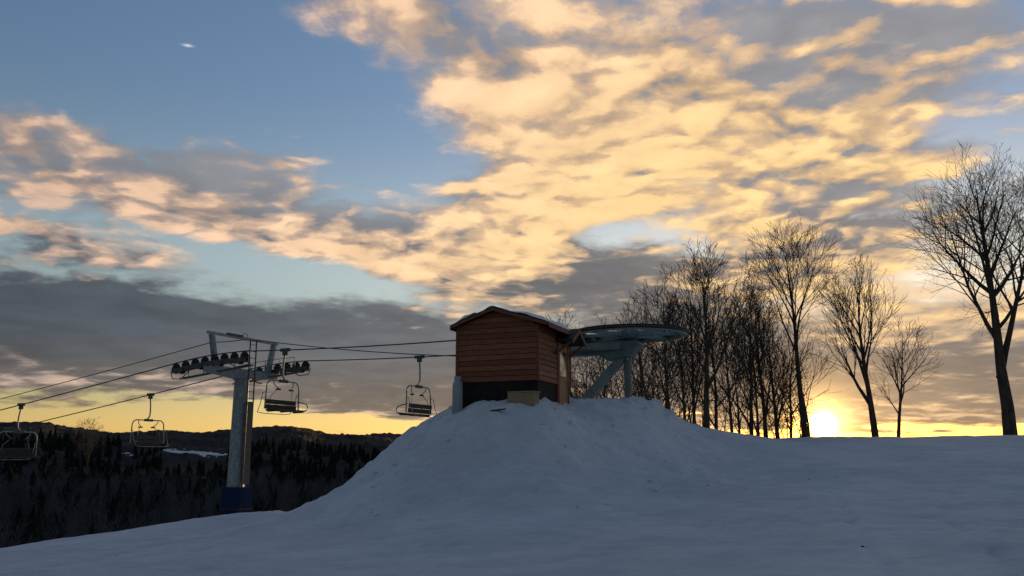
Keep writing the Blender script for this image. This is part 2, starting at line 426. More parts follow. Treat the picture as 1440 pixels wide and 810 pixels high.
for a in ((0, 784, 29), (80, 772, 30), (160, 759, 31), (240, 753, 32), (320, 745, 32.5), (400, 728, 30)): cp(*a)
for a in ((1080, 622, 38), (1120, 626, 38), (1200, 628, 38), (1300, 627, 38), (1400, 626, 38), (1500, 625, 38), (1200, 640, 31), (1400, 640, 31)): cp(*a)
ctrl += [(0, 0, 0), (-8, 0, -.4), (8, 0, .3), (-20, 4, -1.2), (22, 4, .9), (0, -14, -.6), (-30, -14, -2), (40, -14, 1), (60, 20, 2.4), (62, 60, .2)]
ctrl += [(-36, 30, -4.6), (-46, 20, -5), (-28, 46, -6.5), (-16, 48, -5.5), (-8, 42, -3.5), (-6, 36, -1.0), (-2, 37, .6), (3, 40, .8), (10, 48, 1.3), (-46, 60, -15), (-20, 70, -16), (0, 62, -8), (20, 66, -1.5), (35, 66, -0.5), (-46, 76, -20), (20, 76, -4), (50, 76, -3)]
cx = np.array(ctrl)
def tps_solve(c, z, lam=0.02):
    n = len(c); d = np.hypot(c[:, None, 0] - c[None, :, 0], c[:, None, 1] - c[None, :, 1])
    K = np.where(d > 0, d * d * np.log(d + 1e-9), 0) + lam * np.eye(n)
    A = np.zeros((n + 3, n + 3)); A[:n, :n] = K; A[:n, n] = 1; A[:n, n + 1:] = c; A[n:, :n] = A[:n, n:].T
    return np.linalg.solve(A, np.r_[z, 0, 0, 0])
TPS = tps_solve(cx[:, :2], cx[:, 2])
def base_z(x, y):
    x, y = np.asarray(x, float), np.asarray(y, float)
    z = TPS[-3] + TPS[-2] * x + TPS[-1] * y
    for i in range(len(cx)):
        d = np.hypot(x - cx[i, 0], y - cx[i, 1]); z = z + TPS[i] * d * d * np.log(d + 1e-9)
    return z
TRACKS = [[(1300, 850, None), (1235, 790, None), (1195, 735, None), (1175, 700, None)], [(1440, 806, None), (1395, 775, None), (1340, 740, None)],
          [(420, 795, None), (600, 772, None), (800, 752, None), (1000, 736, None)]]
def on_base(px, py):
    d = ray(px, py); t = np.arange(4, 80, .05)
    k = np.nonzero(1.6 + d.z * t < base_z(d.x * t, d.y * t))[0]
    return EYE + d * float(t[k[0]] if len(k) else 60)
TR = [[on_base(a, b) for a, b, _ in tr] for tr in TRACKS]
def snow_z(x, y):
    x, y = np.asarray(x, float), np.asarray(y, float)
    z = base_z(x, y)
    mound = np.exp(-(((x + .5) / 7.0) ** 2 + ((y - 27) / 6.0) ** 2) * 1.2)
    z = z + fbm(x * .22, y * .3, 3, 3) * 0.10
    z = z + fbm(x * .8, y * 1.6, 5, 4, .55) * (0.075 + 0.06 * mound)
    z = z + np.minimum(np.abs(fbm(x * .35, y * 1.1, 15, 4, .55)), .14) * .22 * (1 - .5 * mound)
    z = z + np.maximum(fbm(x * 2.2, y * 2.6, 9, 3, .6) - .08, 0) * (0.02 + 0.20 * mound) - .10 * mound
    z = z + fbm(x * 5.0, y * 5.0, 12, 2) * (0.016 + 0.05 * mound)
    # ridge of ploughed lumps by the wheel post
    lump = np.exp(-(((x - 5.0) / 1.7) ** 2 + ((y - 30.6) / 1.6) ** 2))
    z = z + lump * np.abs(fbm(x * 1.7, y * 1.7, 21, 4, .6)) * 0.55 - lump * .18
    # groomer passes: long shallow steps along the slope
    s = (y - 0.10 * x) + fbm(x * .08, y * .08, 31, 2) * 4
    ph = (s / 4.2) % 1.0
    z = z + (1 - mound) * 0.05 * (np.exp(-((ph - .5) / .06) ** 2) - .5 * np.exp(-((ph - .6) / .07) ** 2))
    for tr in TR:
        for a, b in zip(tr[:-1], tr[1:]):
            ax, ay, bx, by = a.x, a.y, b.x, b.y
            L = (bx - ax) ** 2 + (by - ay) ** 2
            t = np.clip(((x - ax) * (bx - ax) + (y - ay) * (by - ay)) / L, 0, 1)
            d = np.hypot(x - ax - t * (bx - ax), y - ay - t * (by - ay))
            z = z - 0.035 * np.exp(-(d / .09) ** 2) + 0.014 * np.exp(-((d - .2) / .1) ** 2)
    e = np.minimum.reduce([x + 50, 64 - x, y + 16, 78 - y])
    return z - (1 - sstep(e, 0, 14)) * 34
def sz(x, y): return float(snow_z(np.array([x]), np.array([y]))[0])
def spaced(a, b, c0, c1, fine, coarse):
    out = [a]
    while out[-1] < b:
        q = out[-1]; d = max(c0 - q, q - c1, 0); out.append(q + min(coarse, fine + d * 0.03))
    return np.array(out)
gx = spaced(-50, 64, -8, 11, 0.09, 0.7); gy = spaced(-16, 78, 8, 31, 0.085, 0.6)
GX, GY = np.meshgrid(gx, gy)
GZ = snow_z(GX.ravel(), GY.ravel())
nx, ny = len(gx), len(gy)
ii = (np.arange(ny - 1)[:, None] * nx + np.arange(nx - 1)[None, :]).ravel()
quads = np.stack([ii, ii + 1, ii + nx + 1, ii + nx], 1)
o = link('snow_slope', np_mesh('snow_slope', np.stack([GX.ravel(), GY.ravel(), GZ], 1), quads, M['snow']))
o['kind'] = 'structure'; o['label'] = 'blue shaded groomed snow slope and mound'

# ------------------------------------------------------------------ far valley and wooded ridges
RIDGE = [(-400, 604), (-100, 603), (0, 600), (60, 598), (120, 606), (160, 611), (230, 607), (330, 612), (410, 611), (440, 616), (460, 620), (500, 619), (540, 616), (640, 619), (760, 626), (900, 632), (1200, 634), (1440, 634), (1900, 634)]
ra = np.array([azel(a, b)[0] for a, b in RIDGE]); re_ = np.array([math.tan(R(azel(a, b)[1])) for a, b in RIDGE])
FIELDS = [(275, 637.5, 46, 6.5), (178, 640, 10, 3)]
def hill_z(x, y, canopy=True):
    x, y = np.asarray(x, float), np.asarray(y, float)
    r = np.hypot(x, y); az = np.degrees(np.arctan2(x, y))
    te = np.interp(az, ra, re_, left=re_[0] * .6, right=re_[-1])
    zr = 1.6 + te * 1500
    roll = fbm(x / 260, y / 260, 41, 3) * 26
    up = sstep(r, 380, 1500)
    z = -22 + (zr + 22) * up + roll * sstep(r, 150, 500) * (1 - sstep(r, 1200, 1480)) * .9
    z = z - sstep(r, 1520, 2600) * (zr + 60)
    sh = sstep(az, -1, 14) * (1 - sstep(az, 110, 170))      # unseen broad shoulder, raised to keep the low sun off the valley
    z = z + (np.maximum(-1.0, z) - z) * sh * sstep(r, 70, 110) * (1 - sstep(r, 700, 1100))
    sun_block_rise = sstep(az, -4, 1) * (1 - sstep(az, 6.5, 11)) * sstep(r, 240, 400) * (1 - sstep(r, 800, 1050))
    z = z + (np.maximum(18.0, z) - z) * sun_block_rise                # unseen rise added behind the mound to shade the valley trees
    if canopy:
        pz = np.ones_like(r)
        for (fx, fy) in FIELD_XY: pz = pz * (1 - np.exp(-(((x - fx[0]) ** 2 + (y - fx[1]) ** 2) / fy ** 2) ** 2))
        z = z + (np.abs(fbm(x / 9, y / 9, 51, 3, .6)) * 5 + fbm(x / 40, y / 40, 52, 2) * 3) * sstep(r, 500, 900) * pz
    return z
def on_hill(px, py):
    d = ray(px, py); t = np.arange(200, 1560, 4.0)
    k = np.nonzero(1.6 + d.z * t < hill_z(d.x * t, d.y * t, False))[0]
    return EYE + d * float(t[k[0]]) if len(k) else None
FIELD_XY = []
for f in FIELDS:
    p = on_hill(f[0], f[1])
    if p is not None: FIELD_XY.append(((p.x, p.y), p.length * f[2] / F * 0.95))
a1 = np.r_[np.arange(-180, -46, 3.0), np.arange(-46, 8, 0.16), np.arange(8, 40, 0.6), np.arange(40, 180, 3.0)]
rr = np.r_[0.001, 40 * 1.022 ** np.arange(0, 172), 1700 * 1.12 ** np.arange(1, 19)]
AZ, RR = np.meshgrid(np.radians(a1), rr)
hx, hy = RR * np.sin(AZ), RR * np.cos(AZ)
hz = hill_z(hx.ravel(), hy.ravel())
na, nr = len(a1), len(rr)
ii = (np.arange(nr - 1)[:, None] * na + np.arange(na)[None, :])
jj = (np.arange(nr - 1)[:, None] * na + (np.arange(na)[None, :] + 1) % na)
quads = np.stack([ii.ravel(), jj.ravel(), jj.ravel() + na, ii.ravel() + na], 1)
o = link('wooded_hills', np_mesh('wooded_hills', np.stack([hx.ravel(), hy.ravel(), hz], 1), quads, M['hill'], smooth=False))
o['kind'] = 'structure'; o['label'] = 'dark wooded valley and low ridge on the horizon'
for k, f in enumerate(FIELDS):
    pts, nxx, nyy = [], 20, 5
    ok = True
    for j in range(nyy + 1):
        for i in range(nxx + 1):
            s, tt = i / nxx * 2 - 1, j / nyy * 2 - 1
            lim = math.sqrt(max(0, 1 - s * s)) * .75 + .25 * math.sin(3 * s + k) * .5
            p = on_hill(f[0] + s * f[2], f[1] + s * f[3] * .55 - tt * f[3] * max(.12, lim))
            if p is None: ok = False; break
            pts.append((p.x, p.y, p.z + 0.8))
        if not ok: break
    if not ok: continue
    ii = (np.arange(nyy)[:, None] * (nxx + 1) + np.arange(nxx)[None, :]).ravel()
    o = link('snow_field', np_mesh('snow_field', pts, np.stack([ii, ii + 1, ii + nxx + 2, ii + nxx + 1], 1), M['field']))
    o['kind'] = 'structure'; o['label'] = 'pale open snow field on the dark wooded hillside'

# ------------------------------------------------------------------ lift shed
SA = R(22)
corner = P(757, 570, 24.5)                       # front right corner of the shed
ex, ey = Vector((math.cos(SA), -math.sin(SA), 0)), Vector((math.sin(SA), math.cos(SA), 0))
SW, SL = 2.58, 2.95
org = Vector((corner.x, corner.y, 0)) - ex * SW
ZB, ZS, ZE, ZR = 2.75, 3.72, 5.38, 5.80          # buried foot, top of skirt, wall top, ridge
shed = thing('lift_shed', 'small cedar board lift shed with low gable roof on top of snow mound', 'shed', (org.x, org.y, ZB), -SA)
H = lambda z: z - ZB
XR = SW * 0.47                                    # ridge line
slopeL, slopeR = (ZR - ZE) / XR, (ZR - ZE) / (SW - XR)
def roof_z(x): return H(ZR) - (XR - x) * slopeL if x < XR else H(ZR) - (x - XR) * slopeR
T = 0.05
MB().box((T, T, 0), (SW - T, SL - T, H(ZE) - .02)).build('inner_wall', M['skirt'], shed)
sk = MB(); sk.box((0.02, 0.02, 0), (SW - .02, SL - .02, H(ZS) - .004)); sk.build('skirting', M['skirt'], shed)
cm = [M['cedar'], M['cedar2'], M['cedar3']]
bh = 0.158
z0 = H(ZS); k = 0
while z0 < H(ZR) - .04:                           # clapboards, front gable wall
    z1 = min(z0 + bh - .012, H(ZR) - .03)
    def xl(z): return max(0.0, XR - (H(ZR) - z) / slopeL) if z > roof_z(0) else 0.0
    def xr(z): return min(SW, XR + (H(ZR) - z) / slopeR) if z > roof_z(SW) else SW
    lo, hi = xl(z0) + .004, xr(z0) - .004
    lo1, hi1 = xl(z1) + .004, xr(z1) - .004
    jit = random.uniform(-.004, .004)
    for y_, nm in ((0, 'front'), (SL, 'back')):
        s = -1 if nm == 'front' else 1
        yo = T if nm == 'front' else SL - T
        bb = MB(); t0, t1 = .028 + jit, .010
        v = [(lo, yo, z0), (hi, yo, z0), (hi1, yo, z1), (lo1, yo, z1), (lo, y_ + s * t0, z0), (hi, y_ + s * t0, z0), (hi1, y_ + s * t1, z1), (lo1, y_ + s * t1, z1)]
        bb.add(v, [(0, 1, 2, 3), (7, 6, 5, 4), (0, 4, 5, 1), (1, 5, 6, 2), (2, 6, 7, 3), (3, 7, 4, 0)])
        bb.build('siding_board', cm[(k * 7 + (k // 3)) % 3], shed)
    z0 += bh; k += 1
DS0, DS1 = 1.72, 2.62                             # door along the right side
z0 = H(ZS); k = 0
while z0 < H(ZE) - .03:
    z1 = min(z0 + bh - .012, H(ZE) - .02); jit = random.uniform(-.004, .004)
    for x_, s, spans in ((SW, 1, ((0.0, DS0 - .07), (DS1 + .07, SL))), (0, -1, ((0.0, SL),))):
        for (ya, yb) in spans:
            xo = SW - T if s > 0 else T
            bb = MB(); t0, t1 = .028 + jit, .010
            v = [(xo, ya, z0), (xo, yb, z0), (xo, yb, z1), (xo, ya, z1), (x_ + s * t0, ya, z0), (x_ + s * t0, yb, z0), (x_ + s * t1, yb, z1), (x_ + s * t1, ya, z1)]
            bb.add(v, [(0, 1, 2, 3), (7, 6, 5, 4), (0, 4, 5, 1), (1, 5, 6, 2), (2, 6, 7, 3), (3, 7, 4, 0)])
            bb.build('siding_board', cm[(k * 5 + (k // 2) + (ya > 0)) % 3], shed)
    z0 += bh; k += 1
for (x_, y_) in ((0, 0), (SW, 0), (SW, SL), (0, SL)):
    MB().box((x_ - .04, y_ - .04, H(ZS) - .02), (x_ + .04, y_ + .04, H(ZE) - .06), .008).build('corner_trim', M['trim'], shed)
# main roof: two slabs, fascia on the rakes, snow on top
OL, OR_, OF = 0.16, 0.40, 0.18
tk = 0.06
for side, x0_ in (('left', -OL), ('right', SW + OR_)):
    r_ = MB()
    a, b = (XR, roof_z(XR) + .05), (x0_, roof_z(x0_) + .05)
    poly = [(a[0], -OF, a[1]), (b[0], -OF, b[1]), (b[0], -OF, b[1] + tk), (a[0], -OF, a[1] + tk)]
    slab = r_.prism(poly, (0, SL + 2 * OF, 0)).build('roof_slab', M['roofing'], shed)
    for yy in (-OF - .03, SL + OF + .002):
        f_ = MB(); dz = .075
        f_.prism([(a[0], yy, a[1] - dz + .02), (b[0], yy, b[1] - dz + .02), (b[0], yy, b[1] + tk - .02), (a[0], yy, a[1] + tk - .02)], (0, .028, 0)).build('rake_board', M['trim'], slab)
    f_ = MB().box((b[0] - .014, -OF, b[1] - .09), (b[0] + .014, SL + OF, b[1] + tk - .02)); f_.build('eave_board', M['trim'], slab)
    # snow blanket: thicker mid-slope, rounded off at the edges
    sn = MB(); gxn, gyn = 22, 26
    vv = []
    for j in range(gyn + 1):
        for i in range(gxn + 1):
            s, q = i / gxn, j / gyn
            xx = a[0] + (b[0] - a[0]) * s * .97; yy = -OF + .03 + (SL + 2 * OF - .06) * q
            ed = min(1, (1 - s) / .30) ** .5 * (.35 + .65 * min(1, min(q, 1 - q) / .05) ** .5)
            th = (.10 + (.17 if side == 'left' else .09) * math.sin(math.pi * min(1, s * 1.15))) * ed * (0.8 + 1.2 * float(fbm(np.array(xx * 1.7), np.array(yy * 1.7), 61, 3)))
            vv.append((xx, yy, roof_z(xx) + .05 + tk + max(.004, th)))
    nn = gxn + 1
    fq = [(j * nn + i, j * nn + i + 1, j * nn + nn + i + 1, j * nn + nn + i) for j in range(gyn) for i in range(gxn)]
    if side == 'left': fq = [q[::-1] for q in fq]
    sn.add(vv, fq, True); sn.build('roof_snow', M['roof_snow'], slab)
# little gable hood over the side door
hy0, hy1, hyc = DS0 - .25, DS1 + .22, (DS0 + DS1) / 2
hz_e, hz_r = H(5.0), H(5.40)
for s, ye in ((-1, hy0), (1, hy1)):
    h_ = MB()
    poly = [(SW + .02, hyc, hz_r), (SW + .02, ye, hz_e), (SW + .02, ye, hz_e + .07), (SW + .02, hyc, hz_r + .07)]
    slab = h_.prism(poly, (.55, 0, 0)).build('hood_roof', M['roofing'], shed)
    MB().prism([(SW + .57, hyc, hz_r - .08), (SW + .57, ye, hz_e - .08), (SW + .57, ye, hz_e + .05), (SW + .57, hyc, hz_r + .05)], (.03, 0, 0)).build('rake_board', M['trim'], slab)
for ye in (hy0 + .06, hy1 - .06):
    MB().beam((SW + .03, ye, hz_e - .35), (SW + .48, ye, hz_e - .01), .06, .06).build('hood_bracket', M['trim'], shed)
# door with window
dr = MB().box((SW - .02, DS0, H(3.05)), (SW + .022, DS1, H(4.93)), .006).build('door', M['door'], shed)
for (ya, yb, za, zb) in ((DS0 + .06, DS0 + .14, 3.1, 4.9), (DS1 - .14, DS1 - .06, 3.1, 4.9), (DS0 + .14, DS1 - .14, 3.1, 3.24), (DS0 + .14, DS1 - .14, 3.86, 3.98), (DS0 + .14, DS1 - .14, 4.76, 4.9)):
    MB().box((SW + .0222, ya, H(za)), (SW + .04, yb, H(zb)), .004).build('door_rail', M['door'], dr)
MB().box((SW + .0222, DS0 + .16, H(4.0)), (SW + .030, DS1 - .16, H(4.74))).build('window_pane', M['glass'], dr)
MB().tube([(SW + .045, DS0 + .1, H(3.92)), (SW + .09, DS0 + .1, H(3.92)), (SW + .09, DS0 + .22, H(3.92))], .013, 6).build('door_handle', M['galv'], dr)
for (ya, yb, za, zb) in ((DS0 - .07, DS0 - .002, 3.0, 5.0), (DS1 + .002, DS1 + .07, 3.0, 5.0), (DS0 - .002, DS1 + .002, 4.935, 5.0)):
    MB().box((SW - .03, ya, H(za)), (SW + .045, yb, H(zb))).build('door_frame', M['trim'], shed)
lb = MB(); lb.lathe([(.05, 0), (.06, .05), (.05, .12), (.02, .14)], (SW + .09, 1.45, H(4.62)), sides=10); lb.box((SW + .026, 1.42, H(4.66)), (SW + .08, 1.48, H(4.70)))
lb.build('wall_lamp', M['galv_dark'], shed)

# propane cylinder by the front wall
pt = P(651, 562, 25.2)
pb = org + ex * 0.17 - ey * 0.30
gz = sz(pb.x, pb.y)
tank = thing('gas_cylinder', 'grey upright gas cylinder standing in snow against the shed wall', 'gas cylinder', (pb.x, pb.y, gz - .12))
MB().lathe([(.14, 0), (.155, .03), (.155, .86), (.147, .93), (.12, .98), (.07, 1.01), (.035, 1.02)], sides=24).build('body', M['tank'], tank)
cl_ = MB()
for k in range(11):
    t0, t1 = k / 12 * 2 * math.pi, (k + 1) / 12 * 2 * math.pi
    cl_.beam((.1 * math.cos(t0), .1 * math.sin(t0), 1.06), (.1 * math.cos(t1), .1 * math.sin(t1), 1.06), .008, .15)
cl_.build('collar', M['tank'], tank)
MB().lathe([(.022, 0), (.022, .07), (.03, .072), (.03, .1)], (0, 0, 1.015), sides=10).build('valve', M['galv_dark'], tank)

# plank step and a loose board in the snow in front of the shed
stp = org + ex * 2.30 - ey * 0.40
gz = sz(stp.x, stp.y)
step = thing('plank_step', 'pale weathered plank step half sunk in snow before the shed', 'step', (stp.x, stp.y, gz - .03), -SA - R(3))
for k in range(3):
    MB().box((-.42, -.24 + k * .155, .17), (.42, -.24 + k * .155 + .148, .205), .006).build('tread_plank', M['pale_wood'], step)
MB().box((-.41, -.225, -.2), (.41, -.195, .168), .004).build('riser', M['pale_wood'], step)
for sx in (-.36, .36): MB().box((sx - .02, -.193, -.2), (sx + .02, .2, .168)).build('stringer', M['pale_wood'], step)
lp = org + ex * 1.75 - ey * 0.98
tag(MB().box((-.24, -.05, -.015), (.24, .05, .02), .006).build('loose_board', M['skirt']), 'dark loose board end poking from snow below the plank step', 'board')
bpy.data.objects['loose_board'].location = (lp.x, lp.y, sz(lp.x, lp.y) + .03); bpy.data.objects['loose_board'].rotation_euler = (.1, -.08, -SA - .2)

# ------------------------------------------------------------------ top wheel on its frame
# local axes: x towards the tower (U), y = across, origin on the ground under the axle
wgz = sz(WHEEL.x, WHEEL.y)
ang_u = math.atan2(U.y, U.x)
bw = thing('bullwheel_terminal', 'teal steel return wheel terminal with braced frame on snow mound', 'bullwheel', (WHEEL.x, WHEEL.y, wgz), ang_u)
hz_ = WHEEL.z - wgz
RW = GAUGE / 2
whl = MB().lathe([(RW - .15, -.07), (RW - .02, -.07), (RW + .03, -.06), (RW + .03, -.03), (RW - .03, -.02), (RW - .03, .04), (RW + .03, .045), (RW + .03, .06), (RW - .02, .07), (RW - .15, .07), (RW - .15, -.07)], (0, 0, hz_), sides=72).build('wheel_rim', M['teal2'], bw)
MB().lathe([(RW - .035, -.022), (RW - .004, -.022), (RW - .004, .042), (RW - .035, .042), (RW - .035, -.022)], (0, 0, hz_ - .001), sides=72).build('rubber_liner', M['rubber'], whl)
MB().lathe([(.34, -.16), (.38, -.14), (.38, .14), (.34, .17), (.16, .18), (.16, .34), (.10, .36)], (0, 0, hz_), sides=28).build('hub', M['teal'], bw)
for k in range(8):
    t0 = k * math.pi / 4 + .2
    c_, s_ = math.cos(t0), math.sin(t0)
    MB().beam((.36 * c_, .36 * s_, hz_), ((RW - .16) * c_, (RW - .16) * s_, hz_), .10, .15, h2=.10).build('spoke', M['teal2'], bw)
# dark deck plate laid over the rim (a flat cover ring)
MB().lathe([(RW - .42, .082), (RW + .10, .082), (RW + .10, .10), (RW - .42, .10), (RW - .42, .082)], (0, 0, hz_), sides=72).build('cover_ring', M['galv_dark'], bw)
cb = hz_ - .42
MB().lathe([(.2, 0), (.2, .26)], (0, 0, cb), sides=20).build('axle_housing', M['teal'], bw)
MB().prism([(-.35, -.3, cb + .16), (-.42, -.3, cb + .04), (-.1, -.3, cb - .38), (.8, -.3, cb - .50), (1.25, -.3, cb - .26), (1.25, -.3, cb + .16)], (0, .6, 0)).build('head_box', M['teal'], bw)
MB().beam((1.1, 0, cb - .06), (3.05, 0, cb - .06), .46, .42).build('main_beam', M['teal'], bw)
for yy in (-.55, .55):
    MB().beam((.2, yy, cb - .02), (2.9, yy, cb - .02), .12, .26).build('side_rail', M['teal2'], bw)
MB().beam((.25, 0, cb - .38), (2.15, 0, sz(*(WHEEL + U * 2.15).xy) - wgz - .25), .38, .28).build('diagonal_strut', M['teal2'], bw)
MB().lathe([(.13, 0), (.13, cb - .5 + .4)], (.1, 0, -.4), sides=18).build('post', M['teal'], bw)
MB().beam((2.85, 0, cb - .06), (2.85, 0, -.5), .26, .26).build('support_post', M['teal'], bw)
for yy in (-.6, .6): MB().beam((2.2, yy, cb - .15), (1.2, yy, cb - .15), .05, .05).build('tie_rod', M['galv_dark'], bw)
gb = MB().box((1.35, -.34, cb + .17), (2.3, .34, cb + .36), .03); gb.build('gearbox_cover', M['galv_dark'], bw)
MB().tube([(2.75, -.7, cb + .25), (2.75, -.7, cb + .02), (2.6, -.5, cb - .8), (2.45, -.52, -.25)], .03, 6).build('cable_conduit', M['rubber'], bw)

# ------------------------------------------------------------------ lift tower
tz = sz(TOWER.x, TOWER.y)
tower = thing('lift_tower', 'grey tubular chairlift tower with sheave trains and blue padded foot', 'lift tower', (TOWER.x, TOWER.y, tz), ang_u)
hr = ROPE_Z - tz                                  # rope height above the tower foot
xa = hr - .78                                     # crossarm height
MB().lathe([(.385, -.6), (.375, .4), (.315, xa - .16), (.40, xa - .158), (.40, xa - .13)], sides=28).build('pole', M['galv'], tower)
SL_L = 0.165                                      # rope falls away down the line
arm = MB(); g2 = GAUGE / 2
arm.prism([(-.2, -g2 - .12, xa + .02), (-.2, -.45, xa - .13), (-.2, .45, xa - .13), (-.2, g2 + .12, xa + .02), (-.2, g2 + .12, xa + .3), (-.2, -g2 - .12, xa + .3)], (.4, 0, 0)).build('crossarm', M['galv'], tower)
def rope_dz(s):                                   # rope bends over the tower
    return -SL_L * max(0.0, s) * (1 if s > 2 else s / 4 + .5) if s > 0 else 0.006 * s
def train_path(s):
    return -0.5 * (0.165 + .01) * ((s + 2.0) ** 2) / 4.0 if s > -2 else 0.0
def sheaves(yc, outward):
    tr = MB()
    pts = []
    for s in np.linspace(-2.0, 2.0, 9): pts.append((s, yc, hr - .33 + train_path(s)))
    for a, b in zip(pts[:-1], pts[1:]):
        for e in (-.09, .09): tr.beam((a[0] - .02, yc + e, a[2]), (b[0] + .02, yc + e, b[2]), .03, .2)
    fr = tr.build('sheave_beam', M['galv_dark'], tower)
    wm = None
    for k in range(8):
        s = -1.88 + k * .537
        w = MB().lathe([(.08, -.045), (.185, -.045), (.20, -.032), (.175, -.012), (.175, .012), (.20, .032), (.185, .045), (.08, .045), (.08, -.045)], axis=(0, 1, 0), sides=20) if wm is None else None
        if wm is None:
            w.lathe([(.05, -.07), (.05, .07)], axis=(0, 1, 0), sides=10); w.lathe([(.1, -.02), (.1, .02)], axis=(0, 1, 0), sides=12)
            wm = w.mesh('sheave', M['rubber'])
        link('sheave', wm, fr, (s, yc, hr - .19 + train_path(s)))
    for k in range(4):
        s = -1.61 + k * 1.074
        for e_ in (-.135, .115): MB().prism([(s - .3, yc + e_, hr - .27 + train_path(s)), (s - .1, yc + e_, hr - .5 + train_path(s)), (s + .1, yc + e_, hr - .5 + train_path(s)), (s + .3, yc + e_, hr - .27 + train_path(s))], (0, .02, 0)).build('rocker_plate', M['galv_dark'], fr)
    MB().beam((0, yc, xa + .25), (0, yc, hr - .36 + train_path(0)), .26, .3).build('sheave_bracket', M['galv_dark'], tower)
    # rope catcher hoops below both ends
    for s0, s1 in ((2.12, 1.0), (-2.12, -1.0)):
        zc = hr - .25 + train_path(s0)
        MB().tube([(s0, yc, zc + .1), (s0 + .04 * np.sign(s0), yc, zc - .12), (s0 - .06 * np.sign(s0), yc, zc - .36), ((s0 + s1) / 2, yc, zc - .40), (s1, yc, hr - .38 + train_path(s1))], .022, 6).build('catcher_hoop', M['galv_dark'], fr)
    # catwalk with a light hand rail
    yw = yc + .42 * outward
    cw = MB().beam((-1.9, yw, hr - .52 + train_path(-1.9)), (1.9, yw, hr - .62 + train_path(1.9)), .3, .04).build('catwalk', M['galv_dark'], tower)
    for s in (-1.7, -.85, 0, .85, 1.7):
        zb = hr - .55 + train_path(s) * .95 - .03
        MB().tube([(s, yw + .13 * outward, zb), (s, yw + .13 * outward, zb + .72)], .016, 5).build('rail_post', M['galv_dark'], cw)
    for hh in (.38, .72):
        MB().tube([(s, yw + .13 * outward, hr - .58 + train_path(s) * .95 + hh) for s in (-1.7, -.85, 0, .85, 1.7)], .014, 5).build('hand_rail', M['galv_dark'], cw)
sheaves(-g2, 1); sheaves(g2, -1)
# lifting frame: two raked posts and a top beam
ft = hr + .92
for s in (-1, 1):
    MB().beam((0, s * (g2 - .35), xa + .28), (0, s * (g2 - .02), ft - .05), .16, .22, up=(1, 0, 0)).build('lifting_post', M['galv'], tower)
MB().beam((0, -g2 - .25, ft), (0, g2 + .25, ft), .1, .12).build('lifting_beam', M['galv'], tower)
MB().beam((.0, .15, ft + .07), (.0, 1.1, ft + .07), .16, .1).build('junction_box', M['galv_dark'], tower)
MB().tube([(.05, .08, ft - .02), (.05, .06, ft + .2), (.05, -.1, ft + .26), (.05, -.24, ft + .2), (.05, -.26, ft - .02)], .015, 5).build('cable_loop', M['galv_dark'], tower)
# ladder up the wheel side of the pole, with a sheet-metal climbing guard below
lx = -.52
LZ0, LZ1 = 1.45, ft - .1
lad = MB()
for yy in (-.2, .2): lad.beam((lx - .02, yy, LZ0), (lx - .02, yy, LZ1), .035, .05)
lad = lad.build('ladder', M['galv_dark'], tower)
zr_ = LZ0 + .15; rm = MB().tube([(0, -.2, 0), (0, .2, 0)], .014, 5).mesh('ladder_rung', M['galv_dark'])
while zr_ < LZ1: link('ladder_rung', rm, lad, (lx - .02, 0, zr_)); zr_ += .3
for zz in (2.2, 3.6, 5.0): MB().beam((lx, 0, zz), (-.3, 0, zz), .05, .05).build('ladder_bracket', M['galv_dark'], tower)
MB().box((lx - .08, -.17, 1.5), (lx - .045, .17, xa - 1.15)).build('climbing_guard', M['galv_dark'], tower)
for sgn in (-1, 1): MB().tube([(-.3 * .2 - .1, -.36, 1.4), (-.16, -.345, 2.9)] if sgn < 0 else [(-.42, -.12, 1.4), (-.40, -.12, 2.2)], .02, 6).build('conduit', M['white'], tower)
MB().box((-.62, -.46, -.35), (.42, .42, 1.38), .05).build('safety_pad', M['pad'], tower)
MB().box((-.635, -.475, .42), (.435, .435, .50), .01).build('pad_strap', M['rubber'], tower)
lamp = MB(); lamp.box((.30, -.16, xa - .55), (.42, .0, xa - .22), .02); lamp.build('signal_box', M['galv_dark'], tower)
MB().tube([(-.35, -.3, xa - .2), (-.6, -.5, xa - .3), (-.7, -.5, xa - .3)], .03, 6).build('camera_bracket', M['galv_dark'], tower)

# ------------------------------------------------------------------ haul rope and signal cable
def rope_point(side, s):                          # s metres down the line from the tower (negative = towards the wheel)
    base = TOWER + V * (side * g2)
    span = (Vector((WHEEL.x, WHEEL.y, 0)) - TOWER).length
    if s < -2:
        q = (-s - 2) / (span - 2); z = ROPE_Z + (WHEEL.z - ROPE_Z) * q - .14 * 4 * q * (1 - q)
    elif s <= 2: z = ROPE_Z + train_path(s)
    else:
        e = ROPE_Z + train_path(2.0); z = e - .168 * (s - 2) + .0006 * (s - 2) ** 2
    p = base + U * s
    return Vector((p.x, p.y, z + .022))
span = (Vector((WHEEL.x, WHEEL.y, 0)) - TOWER).length
ss = list(np.linspace(70, 2, 40)) + list(np.linspace(1.6, -2, 12)) + list(np.linspace(-2.6, -span + .01, 24))
ptsA = [rope_point(-1, s) for s in ss]
arc = []
for k in range(1, 28):
    t0 = math.pi * k / 28
    d = -V * math.cos(t0) - U * math.sin(t0)
    arc.append(Vector((WHEEL.x, WHEEL.y, WHEEL.z + .022)) + d * g2)
ptsB = [rope_point(1, s) for s in reversed(ss)]
tag(MB().tube([tuple(p) for p in ptsA + arc + ptsB], .026, 6).build('haul_rope', M['rope']), 'dark steel haul rope looping round the wheel and over the tower', 'rope')
T3 = lambda x, y, z: TOWER + U * x + V * y + Vector((0, 0, tz + z))
def sag(a, b, n, d): return [tuple(a.lerp(b, i / n) - Vector((0, 0, d * 4 * (i / n) * (1 - i / n)))) for i in range(n + 1)]
